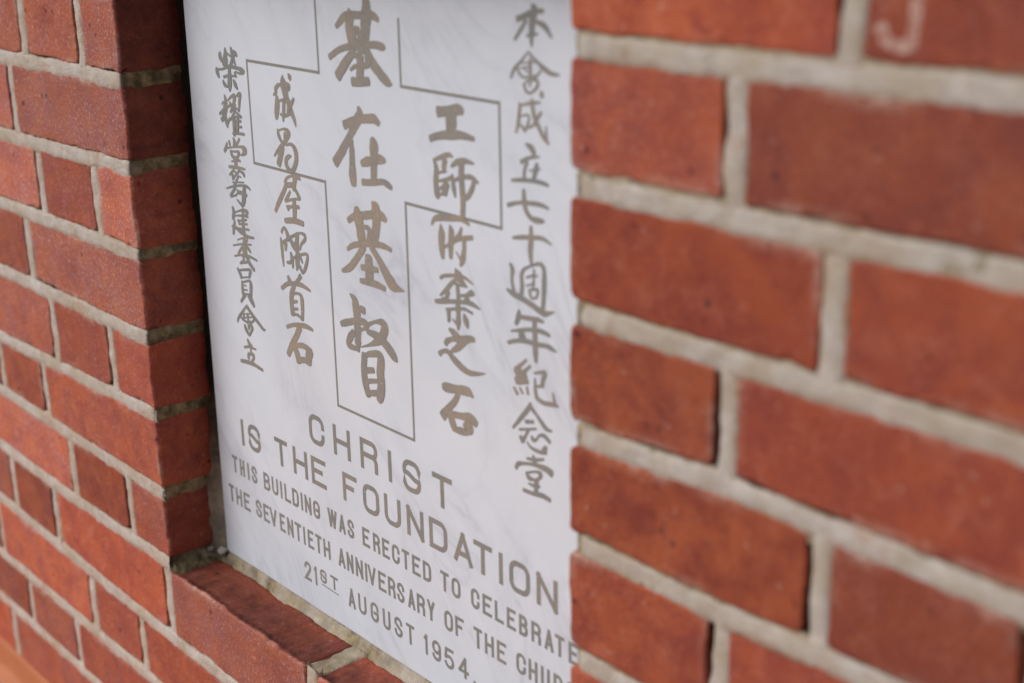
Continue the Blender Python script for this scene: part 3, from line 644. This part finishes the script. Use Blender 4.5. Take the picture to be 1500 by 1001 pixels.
    "353.0,427.2,2.7 355.5,420.4,5.3 354.5,411.0,5.6 355.8,403.3,6.4 356.8,400.6,4.4|353.0,426.5,2.4 362.2,429.9,3.8 370.1,432.4,3.5 373.9,431.2,1.7|365.5,428.2,5.7 363.9,423.1,4.8 364.5,419.5,2.9|357.1,418.0,1.9 366.2,420.8,2.0|357.4,412.5,1.9 365.9,414.5,3.1 372.7,417.3,3.1|357.1,406.4,1.7 362.3,409.3,2.8 366.9,412.2,3.3|366.7,412.2,6.1 363.4,404.5,6.1|356.9,402.9,2.1 366.5,404.9,2.2|372.8,419.1,2.6 374.0,410.4,4.5 375.6,404.0,1.9|371.9,424.6,1.9 377.6,428.2,4.2 386.4,430.5,4.2 396.0,430.1,1.6|383.1,429.3,5.9 382.6,418.8,5.5 383.5,407.7,5.6 383.7,400.7,5.0 382.7,390.6,4.8|374.8,415.5,2.3 383.7,419.0,3.0 393.5,420.4,3.6 400.3,417.6,2.0|396.6,419.5,3.6 393.7,412.8,4.0 389.7,407.3,3.9 385.3,404.1,3.0",
    "348.2,380.0,2.3 351.5,384.6,4.1 359.7,387.1,5.4 371.0,388.4,4.4 381.0,389.4,3.7 389.7,387.3,2.8|358.3,382.0,1.9 359.1,375.7,7.1 358.6,366.9,6.6 359.6,358.0,4.2|368.5,383.2,1.9 370.0,378.4,6.2 369.0,368.8,5.6 368.5,359.8,3.8|360.9,365.8,2.1 369.0,370.3,2.9 377.1,374.7,3.4 386.0,377.2,3.7 392.8,378.8,3.5|381.3,383.7,2.4 378.3,377.8,3.7 370.2,371.2,2.6|383.7,375.9,4.4 383.4,368.6,4.3 381.5,361.0,5.5 378.8,356.1,2.1|380.0,360.3,2.5 374.6,365.5,1.2",
    "355.9,342.9,2.9 361.4,345.6,2.9 372.9,348.0,2.9 383.0,348.6,2.8 391.9,345.7,1.5|373.1,353.0,1.9 376.3,348.7,8.8 380.0,345.1,5.5 385.7,342.2,1.6|373.3,345.1,3.4 368.0,341.1,3.5 363.2,336.3,4.0 355.2,329.9,1.8|371.5,342.4,2.5 379.3,342.0,1.8 385.0,342.8,1.8|364.9,334.8,3.9 362.3,329.8,4.1|374.9,341.8,3.9 376.0,329.4,4.4|377.9,334.6,2.4 384.7,336.5,2.4 390.3,339.1,5.0 393.0,338.1,2.1|389.3,340.8,1.9 390.0,338.3,5.8|385.2,335.1,5.7 384.5,332.0,4.6|349.3,324.5,2.8 357.0,326.1,4.0 368.6,328.5,3.3 383.4,331.0,3.3 391.1,331.2,4.0 399.0,329.5,1.1|357.1,328.2,1.5 362.9,329.9,2.1|361.4,321.3,1.7 371.8,323.6,2.4 382.0,325.9,2.6 390.7,324.6,2.1|364.3,321.5,4.6 364.2,312.8,3.2|374.8,328.4,5.1 375.0,320.2,4.3 374.8,314.1,5.0 374.3,308.9,1.6|373.6,312.9,2.8 368.2,315.5,1.2|381.6,322.1,2.0 383.4,317.6,5.7 385.1,312.9,2.2",
    "364.1,307.1,2.7 369.2,305.3,6.2 374.3,302.7,6.4|359.7,294.4,4.8 361.4,297.3,4.6 368.4,300.5,4.0 377.6,302.0,6.4 387.9,305.2,5.1 392.1,305.5,3.8|382.2,302.3,5.0 374.0,295.7,5.7 365.1,290.1,2.5|352.0,285.4,4.5 356.2,288.4,3.4 362.1,289.5,4.1 367.8,285.9,5.7 375.6,282.1,6.1 384.6,279.8,4.9 393.7,281.0,3.3 403.4,283.7,0.8",
    "354.9,261.1,5.7 359.6,261.6,7.8 371.4,263.2,6.8 382.9,264.8,7.5 389.0,262.2,2.6|372.4,260.3,5.1 368.6,253.8,5.6 361.2,246.2,6.4 353.5,237.8,8.3|362.3,243.3,6.1 364.3,236.8,7.6 367.6,231.4,7.0|365.8,242.8,5.3 375.2,243.9,5.6 385.5,245.3,7.8 392.0,242.5,6.2|380.8,240.0,10.6 384.0,236.2,9.2 382.2,232.9,3.7|367.6,231.0,3.5 374.7,232.3,6.3 382.2,232.4,3.3",
  ],
  [
    "455.1,536.5,2.1 457.4,534.1,6.7 455.9,527.3,6.6 454.8,518.0,4.5 454.9,511.3,2.0|441.7,527.1,4.5 448.4,529.3,4.1 456.0,532.2,4.0 466.2,533.6,2.7|450.3,526.9,2.9 444.4,520.3,3.0 439.1,514.3,2.3|458.7,526.9,2.3 467.0,524.4,4.4 473.2,518.1,1.9|450.1,517.5,1.3 454.8,518.6,2.7 460.9,519.6,1.3",
    "452.0,508.1,1.4 445.0,501.6,2.2 438.1,495.9,2.8 435.0,490.2,2.0|452.3,507.5,2.0 458.3,503.4,2.3 464.8,499.6,3.6 472.2,496.6,3.4 480.2,496.3,1.4|441.0,497.4,2.1 443.4,493.8,2.2 446.7,491.9,1.7 454.4,492.7,1.8 459.6,494.1,1.8 463.4,497.6,1.7|445.9,500.4,1.0 453.6,501.7,1.3 459.3,502.5,1.2|453.6,504.2,2.2 453.4,492.9,2.8|443.9,497.1,1.0 452.6,499.1,1.2|447.3,498.0,1.5 451.1,495.5,1.5|447.1,487.8,2.2 449.4,483.6,2.5 453.3,482.7,1.8 458.1,485.8,2.1 460.5,489.2,2.6 458.1,491.1,1.6 451.5,490.2,1.3 448.1,488.1,1.4|453.4,489.7,1.5 452.8,486.8,1.7|457.2,493.9,2.4 459.5,491.0,2.2",
    "462.6,484.8,1.7 463.7,482.8,4.2 463.8,480.9,2.6|442.0,475.1,1.9 445.4,474.5,1.7 455.1,476.8,2.5 462.7,477.8,1.4|454.1,479.3,1.6 455.3,477.2,3.2|443.5,474.6,3.2 442.3,467.4,3.2 441.2,461.4,3.1 438.9,456.2,2.0|444.3,467.3,1.1 450.6,468.7,1.8 451.5,465.2,2.3 447.5,457.7,1.8|444.2,461.8,2.1 447.0,458.9,2.7|446.6,459.4,1.7 454.8,462.4,1.9 457.7,465.3,2.5|454.6,476.5,3.2 456.8,468.4,3.8 461.5,461.3,3.5 465.7,456.0,3.5 469.9,452.9,2.1|467.7,455.7,2.8 467.4,463.9,1.1|463.3,472.0,2.1 460.6,468.9,2.5 456.8,464.6,2.4",
    "448.3,450.2,1.8 453.6,448.0,5.1 456.6,444.8,3.8|443.5,437.7,3.5 449.6,440.9,2.5 455.5,442.7,2.6 461.2,443.5,1.2|449.6,438.9,2.9 447.0,433.3,2.9 446.4,427.6,3.0|458.8,438.9,3.0 457.2,433.5,4.3 455.2,428.2,3.0|451.4,433.3,1.2 461.6,435.9,1.6|434.2,424.6,2.2 446.4,426.6,2.8 456.2,427.3,3.0 463.9,427.2,3.0 469.4,426.5,2.1",
    "429.8,407.4,3.3 439.1,410.4,2.8 449.1,412.0,3.2 461.8,412.8,3.3 469.4,411.5,2.1|445.8,420.2,3.1 446.3,412.2,4.9 448.0,406.5,4.0 452.8,402.6,4.0 458.7,402.1,4.4 464.7,402.6,2.7",
    "434.2,386.3,2.1 443.7,388.4,3.3 453.6,389.9,3.0 463.4,391.0,3.2 471.6,388.5,1.6|452.4,397.1,3.1 452.3,389.0,4.9 451.5,380.6,4.8 452.5,370.9,2.5",
    "431.2,368.2,2.6 433.5,364.6,4.2 432.8,357.4,3.1 434.5,349.9,3.4|427.3,349.8,1.9 433.6,348.1,4.5 442.8,346.5,4.4 452.8,344.2,4.6 462.7,341.1,4.8 467.7,341.9,3.5 474.5,344.5,0.8|453.3,371.0,1.1 446.3,367.9,2.4 442.6,363.0,3.6 443.0,355.3,4.0 441.8,347.9,3.5|446.3,367.9,1.8 456.3,372.6,2.2 462.2,373.4,3.3 464.6,369.5,4.0 464.5,360.6,4.7 463.8,350.1,4.2 462.8,342.5,4.0|454.7,368.9,2.1 454.7,364.0,2.2 453.5,355.8,2.0|447.1,361.8,1.5 453.2,364.4,1.8 458.3,365.1,1.4|447.0,356.2,1.4 455.6,359.7,1.7|450.0,354.4,2.6 451.9,349.2,2.3 457.1,350.3,1.4|450.5,354.1,1.4 458.2,355.9,2.5 456.9,350.1,1.7",
    "439.6,338.0,2.3 439.0,333.3,5.1 436.0,327.2,3.3|439.5,333.4,3.2 450.7,334.5,3.6 457.7,335.4,3.7 463.4,335.2,2.5|431.1,321.4,1.7 442.4,324.8,2.8 452.6,327.2,3.1 462.6,328.1,3.6 469.5,327.1,2.8|441.3,323.1,5.9 443.5,317.9,6.6|440.3,322.1,4.0 440.7,317.9,3.5|427.8,312.5,2.8 437.0,316.0,3.1 448.4,318.0,3.5 455.4,317.9,3.5 465.4,319.3,3.5 470.4,318.8,3.9 476.2,317.5,1.0|454.7,334.0,4.0 455.0,323.5,4.9 455.4,312.9,4.9 455.7,305.3,2.6",
    "446.4,304.7,2.3 439.8,298.8,3.3 435.5,294.1,5.4 441.2,294.1,5.1|450.3,301.4,2.3 444.9,296.5,3.3 440.7,291.8,6.0 436.4,287.0,5.5 446.8,288.8,2.3|443.3,293.2,7.1 447.6,288.1,2.5|432.9,281.7,2.3 436.7,277.8,3.2|439.2,283.1,2.3 442.0,279.6,2.5|446.5,285.4,2.7 447.5,280.4,2.5|453.9,297.3,1.6 460.2,299.4,2.3 464.7,300.2,3.6 462.6,294.7,3.6 461.4,289.6,3.3|455.5,288.4,1.9 462.1,290.2,2.3|454.5,293.6,1.7 454.9,285.3,3.1 456.9,280.1,3.9 463.9,278.7,3.5 471.9,279.9,3.3 477.4,280.2,1.7|474.1,280.9,3.5 472.0,288.4,1.2",
    "450.1,274.9,2.6 447.5,270.1,4.0 440.0,261.3,3.7 431.4,251.6,2.1|449.6,272.1,4.1 455.7,268.0,3.0 461.7,263.1,3.9 465.7,260.6,3.6 471.2,260.6,1.3|444.4,259.8,3.2 452.7,262.1,2.7|437.9,252.3,2.1 455.3,257.7,1.9|447.7,255.1,2.4 444.0,248.9,2.7 441.3,245.1,3.9|439.2,247.5,3.8 441.2,243.7,2.9|450.3,251.0,2.3 452.3,249.1,3.9 455.4,250.1,1.9 458.5,254.0,1.9 463.6,254.8,3.5 468.9,252.0,3.1|445.8,245.6,1.3 450.1,242.5,2.6 458.4,242.0,3.0 465.2,243.3,2.3|465.1,247.8,2.7 463.0,244.2,5.3",
    "445.0,233.1,1.9 453.1,234.4,2.9 462.9,237.8,2.1|451.9,237.2,2.6 453.6,231.5,5.4|433.7,222.0,3.1 436.7,226.5,3.6 444.6,229.0,2.5 454.1,230.9,3.1 464.4,231.2,5.2 470.6,229.6,6.0|444.7,222.7,2.6 447.1,219.5,4.3 450.8,219.2,2.9|445.6,222.5,1.9 454.0,226.0,2.0 459.2,225.7,4.3 457.0,221.6,2.4 451.8,219.2,2.3|446.7,215.0,1.6 451.7,214.9,2.7 458.5,216.3,1.9|454.9,219.8,4.5 454.3,209.7,4.1|441.4,208.4,3.3 450.6,208.8,3.2 461.0,210.4,4.0 468.7,209.6,3.5",
  ],
]
LINES = [
  (162.6, 189.4, 4.4, [('CHRIST', [(171.3, 194.5), (206.9, 231.5), (244.7, 268.6), (281.9, 287.2), (300.6, 324.1), (337.5, 361.9)])]),
  (124.8, 150.4, 4.3, [('IS', [(57.2, 63.0), (69.5, 90.7)]), ('THE', [(113.6, 134.6), (142.7, 165.4), (170.7, 193.1)]), ('FOUNDATION', [(216.9, 237.6), (245.2, 267.9), (274.2, 296.4), (303.5, 325.4), (331.7, 354.3), (361.3, 383.7), (384.5, 406.2), (412.9, 418.1), (424.4, 447.3), (453.5, 475.9)])]),
  (92.5, 109.3, 2.9, [('THIS', [(36.7, 46.5), (49.9, 58.5), (62.9, 66.7), (70.2, 79.9)]), ('BUILDING', [(90.4, 101.6), (104.0, 115.0), (117.9, 121.3), (124.6, 134.8), (137.0, 147.7), (150.5, 154.0), (156.5, 167.1), (169.5, 180.2)]), ('WAS', [(191.4, 205.4), (207.7, 217.7), (220.3, 230.1)]), ('ERECTED', [(241.3, 252.0), (256.1, 266.0), (268.5, 278.9), (281.6, 292.3), (294.9, 304.9), (308.0, 319.0), (321.7, 332.6)]), ('TO', [(343.5, 354.4), (357.1, 368.3)]), ('CELEBRATE', [(380.1, 390.6), (393.5, 404.7), (407.4, 417.9), (420.8, 431.2), (434.2, 444.2), (447.4, 458.2), (461.3, 471.3), (472.2, 482.4), (486.0, 496.5)])]),
  (59.7, 77.1, 2.9, [('THE', [(26.1, 36.1), (38.6, 49.4), (52.1, 63.7)]), ('SEVENTIETH', [(72.9, 83.3), (85.9, 96.5), (96.8, 108.7), (113.0, 122.3), (125.2, 135.5), (137.4, 148.3), (150.8, 154.2), (157.7, 167.4), (169.5, 179.6), (181.8, 192.6)]), ('ANNIVERSARY', [(203.8, 214.4), (216.2, 226.3), (229.0, 239.9), (242.5, 245.9), (246.4, 257.9), (260.8, 271.9), (274.1, 284.4), (286.2, 296.4), (300.5, 310.3), (312.2, 323.0), (325.5, 335.4)]), ('OF', [(346.7, 357.8), (360.0, 371.0)]), ('THE', [(382.2, 392.6), (395.0, 406.0), (408.8, 419.8)]), ('CHURCH', [(430.5, 441.6), (443.9, 454.1), (457.1, 467.1), (470.4, 480.5), (483.3, 493.7), (496.5, 506.7)])]),
  (26.0, 44.2, 2.9, [('21', [(149.0, 160.1), (164.2, 169.1)]), ('AUGUST', [(215.5, 226.2), (230.0, 242.1), (247.5, 259.2), (264.5, 275.5), (280.3, 291.6), (296.0, 307.5)]), ('1954', [(319.4, 324.8), (329.7, 341.5), (345.0, 357.7), (362.4, 375.3)]), ('.', [(380.2, 383.0)])]),
  (32.7, 45.5, 2.4, [('ST', [(173.5, 184.1), (189.3, 201.2)])]),
]
UNDERLINE = [[176.0, 30.7], [200.6, 30.0]]
CROSS = [(217.4, 531), (217.4, 473.2), (114.9, 473.2), (114.9, 390.6), (217.4, 390.6), (217.2, 207.8), (317.6, 207.8), (318.6, 390.6), (423.2, 390.6), (423.2, 473.2), (318.7, 473.2), (318.7, 518.6)]


LY = SLAB_Y - 0.10                                             # strokes lie proud of the slab, each 0.02 mm above the last
def stroke_mesh(strokes, warm):
    mb = MB()
    for i, st in enumerate(strokes):
        pts = [tuple(float(v) for v in p.split(',')) for p in st.split()]
        ribbon(mb, pts, LY - 0.02 * i, (warm, 0, 0, 1), wob=0.10, sd=i * 3.1)
    return mb
COLUMN_LABELS = ('column of nine small Chinese characters along the left edge', 'column of six Chinese characters crossing the left arm of the cross',
                 'column of four large Chinese characters inside the cross', 'column of six Chinese characters crossing the right arm of the cross',
                 'column of eleven Chinese characters along the right edge')
WARM = (0.16, 0.62, 0.66, 0.6, 0.30)
for chars, label, w in zip(COLUMNS, COLUMN_LABELS, WARM):
    c = tag(empty('inscription_column', parent=stone), label)
    for i, ch in enumerate(chars):
        ww = w + (0.25 if i % 3 == 2 else -0.12 if i % 3 == 0 else 0.0)
        stroke_mesh(ch.split('|'), ww).build('character', LEAF, c)

# monoline capitals
def arc(cx, cz, rx, rz, a0, a1, n=8):
    return [(cx + rx * math.cos(math.radians(a0 + (a1 - a0) * i / n)), cz + rz * math.sin(math.radians(a0 + (a1 - a0) * i / n))) for i in range(n + 1)]
def glyph(ch, W, Hh):
    r = min(W * 0.5, Hh * 0.30); q = min(W * 0.62, Hh * 0.235)
    top = arc(W - r, Hh - r, r, r, 0, 90) + arc(r, Hh - r, r, r, 90, 180)
    bot = arc(r, r, r, r, 180, 270) + arc(W - r, r, r, r, 270, 360)
    V = [(0, 0), (0, Hh)]
    g = {
        'I': [[(W / 2, 0), (W / 2, Hh)]], '1': [[(W * .85, 0), (W * .85, Hh)], [(W * .85, Hh), (0, Hh * .86)]],
        'T': [[(0, Hh), (W, Hh)], [(W / 2, 0), (W / 2, Hh)]], 'H': [V, [(W, 0), (W, Hh)], [(0, Hh * .5), (W, Hh * .5)]],
        'E': [V, [(0, Hh), (W, Hh)], [(0, 0), (W, 0)], [(0, Hh * .53), (W * .72, Hh * .53)]], 'F': [V, [(0, Hh), (W, Hh)], [(0, Hh * .53), (W * .72, Hh * .53)]],
        'L': [V, [(0, 0), (W, 0)]], 'N': [V, [(W, 0), (W, Hh)], [(0, Hh), (W, 0)]], 'A': [[(0, 0), (W / 2, Hh)], [(W / 2, Hh), (W, 0)], [(W * .2, Hh * .27), (W * .8, Hh * .27)]],
        'V': [[(0, Hh), (W / 2, 0)], [(W / 2, 0), (W, Hh)]], 'W': [[(0, Hh), (W * .25, 0)], [(W * .25, 0), (W / 2, Hh)], [(W / 2, Hh), (W * .75, 0)], [(W * .75, 0), (W, Hh)]],
        'Y': [[(0, Hh), (W / 2, Hh * .45)], [(W, Hh), (W / 2, Hh * .45)], [(W / 2, 0), (W / 2, Hh * .45)]],
        'O': [top + bot + [(W, Hh - r)]], 'U': [[(0, Hh)] + bot + [(W, Hh)]],
        'C': [[(W, Hh * .68)] + top + bot + [(W, Hh * .32)]],
        'G': [[(W, Hh * .68)] + top + bot + [(W, Hh * .46), (W * .5, Hh * .46)]],
        'D': [V, [(0, Hh)] + arc(W - r, Hh - r, r, r, 90, 0) + arc(W - r, r, r, r, 0, -90) + [(0, 0)]],
        'B': [V, [(0, Hh)] + arc(W * .94 - q, Hh - q, q, q, 90, 0) + arc(W * .94 - q, Hh * .53 + q, q, q, 0, -90) + [(0, Hh * .53)],
              [(0, Hh * .53)] + arc(W - q, Hh * .53 - q, q, q, 90, 0) + arc(W - q, q, q, q, 0, -90) + [(0, 0)]],
        'R': [V, [(0, Hh)] + arc(W - q, Hh - q, q, q, 90, 0) + arc(W - q, Hh * .50 + q, q, q, 0, -90) + [(0, Hh * .50)], [(W * .42, Hh * .50)] + arc(W - q, Hh * .50 - q, q, q, 80, 0) + [(W, 0)]],
        'S': [[(W, Hh * .74)] + arc(W - r, Hh - r, r, r, 0, 90) + arc(r, Hh - r, r, r, 90, 200) + [(W * .28, Hh * .58), (W * .72, Hh * .42)] + arc(W - r, r, r, r, 20, -90) + arc(r, r, r, r, 270, 180) + [(0, Hh * .26)]],
        '2': [[(0, Hh * .74)] + arc(W / 2, Hh - W / 2, W / 2, W / 2, 170, -20) + [(0, 0), (W, 0)]],
        '9': [arc(W / 2, Hh * .70, W / 2, Hh * .30, 0, 360, 20), [(W, Hh * .70), (W, Hh * .34)] + arc(W / 2, Hh * .26, W / 2, Hh * .26, 0, -165, 10)],
        '5': [[(W * .95, Hh), (W * .12, Hh), (W * .04, Hh * .54)], [(W * .04, Hh * .54)] + arc(W / 2, Hh * .31, W / 2, Hh * .31, 120, -160, 14)],
        '4': [[(W * .72, 0), (W * .72, Hh)], [(W * .72, Hh), (0, Hh * .28)], [(0, Hh * .28), (W, Hh * .28)]],
        '.': [[(0, 0), (0, 0.4)]],
    }
    return g[ch]

def mono(mb, pts, y, t, tint):
    """even-width line with square ends and mitred bends"""
    p = [pts[0]]
    for a in pts[1:]:
        if math.hypot(a[0] - p[-1][0], a[1] - p[-1][1]) > 1e-3: p.append(a)
    n = len(p)
    closed = n > 3 and math.hypot(p[0][0] - p[-1][0], p[0][1] - p[-1][1]) < 0.02
    d = []
    for a, b in zip(p[:-1], p[1:]):
        l = math.hypot(b[0] - a[0], b[1] - a[1]); d.append(((b[0] - a[0]) / l, (b[1] - a[1]) / l))
    rows = []
    for i in range(n):
        u = d[i - 1] if i else (d[-1] if closed else d[0])
        v = d[i] if i < n - 1 else (d[0] if closed else d[-1])
        mx, mz = -(u[1] + v[1]), u[0] + v[0]
        l = math.hypot(mx, mz) or 1.0
        mx, mz = mx / l, mz / l
        k = 1.0 / max(0.45, mx * -u[1] + mz * u[0])
        x, z = p[i]
        if not closed and i == 0: x, z = x - u[0] * t / 2, z - u[1] * t / 2
        if not closed and i == n - 1: x, z = x + v[0] * t / 2, z + v[1] * t / 2
        rows.append([mb.vert(x + mx * k * t / 2 * e, y - 0.018 * i / n, z + mz * k * t / 2 * e, (tint[0], abs(e), 0, 1)) for e in (-1, -0.4, 0.4, 1)])
    mb.grid(rows, flip=True)

LINE_LABELS = ('one-word line of large capitals under the foot of the cross', 'line of large capitals reading IS THE FOUNDATION', 'upper line of small capitals, THIS BUILDING WAS ERECTED',
               'lower line of small capitals, THE SEVENTIETH ANNIVERSARY', 'date line reading 21 AUGUST 1954', 'small raised ST underlined in the date')
LINE_WARM = (0.28, 0.36, 0.12, 0.12, 0.2, 0.1)
for (zb, zt, t, words), label, wm in zip(LINES, LINE_LABELS, LINE_WARM):
    ln = tag(empty('inscription_line', parent=stone), label)
    for text, boxes in words:
        mb = MB()
        for ch, (x0, x1) in zip(text, boxes):
            x1 -= 0.35; x0 += 0.25
            if ch == 'I': mid = (x0 + x1) / 2; x0, x1 = mid - t / 2, mid + t / 2
            for i, pl in enumerate(glyph(ch, max(0.01, x1 - x0 - t), zt - zb - t)):
                wv = min(1.0, max(0.0, wm + 0.25 * N(x0, 0, zb, 0.05)))
                mono(mb, [(x0 + t / 2 + a, zb + t / 2 + b) for a, b in pl], LY - 0.02 * i, t, (wv, 0, 0, 1))
        mb.build('word_lettering', LEAF, ln)
    if text == 'ST':
        mb = MB(); mono(mb, [tuple(p) for p in UNDERLINE], LY, 1.1, (0.1, 0, 0, 1)); mb.build('underline', LEAF, ln)

cr = MB()
for i, (a, b) in enumerate(zip(CROSS[:-1], CROSS[1:])):
    mono(cr, [a, b], LY + 0.03 - 0.002 * i, 2.3, (0.25, 0, 0, 1))
cr.build('cross_outline', LEAF, stone)

# ---------------------------------------------------------------- skirting and paving
sk = MB()
rows = []
prof = [(14.0, -286.0), (2.0, -285.5), (-0.8, -286.0), (-2.0, -287.2), (-2.6, -289.5), (-2.8, -296.0), (-3.0, -304.0), (-3.2, -312.0), (-3.6, -317.0), (-5.0, -321.5)]
x = X_MIN
while x <= X_MAX:
    rows.append([sk.vert(x, y + 0.6 * N(x, y, z, 0.02), z + 0.8 * N(x, 3, z, 0.012)) for y, z in prof])
    x += 20
sk.grid(rows, flip=True)
tag(sk.build('skirting', TILE), 'low terracotta skirting band along the foot of the brick wall', 'skirting', 'thing')
pv = MB()
g = 40000.0
def sheet(mb, x0, x1, y0, y1, z):
    mb.f.append(tuple(mb.vert(a, b, z) for a, b in ((x0, y0), (x1, y0), (x1, y1), (x0, y1))))
sheet(pv, X_MIN - 900, X_MAX + 900, -650, 400, FLOOR)
tag(pv.build('paving', PAVING), 'orange terracotta paving at the foot of the brick wall', 'paving', 'structure')
gr = MB()
sheet(gr, -g, g, -g, g, FLOOR - 4)  # unseen dark ground, added to keep orange bounce off the stone
tag(gr.build('ground', ASPHALT), 'grey asphalt ground added unseen past the paving to cut orange bounce', 'ground', 'structure')
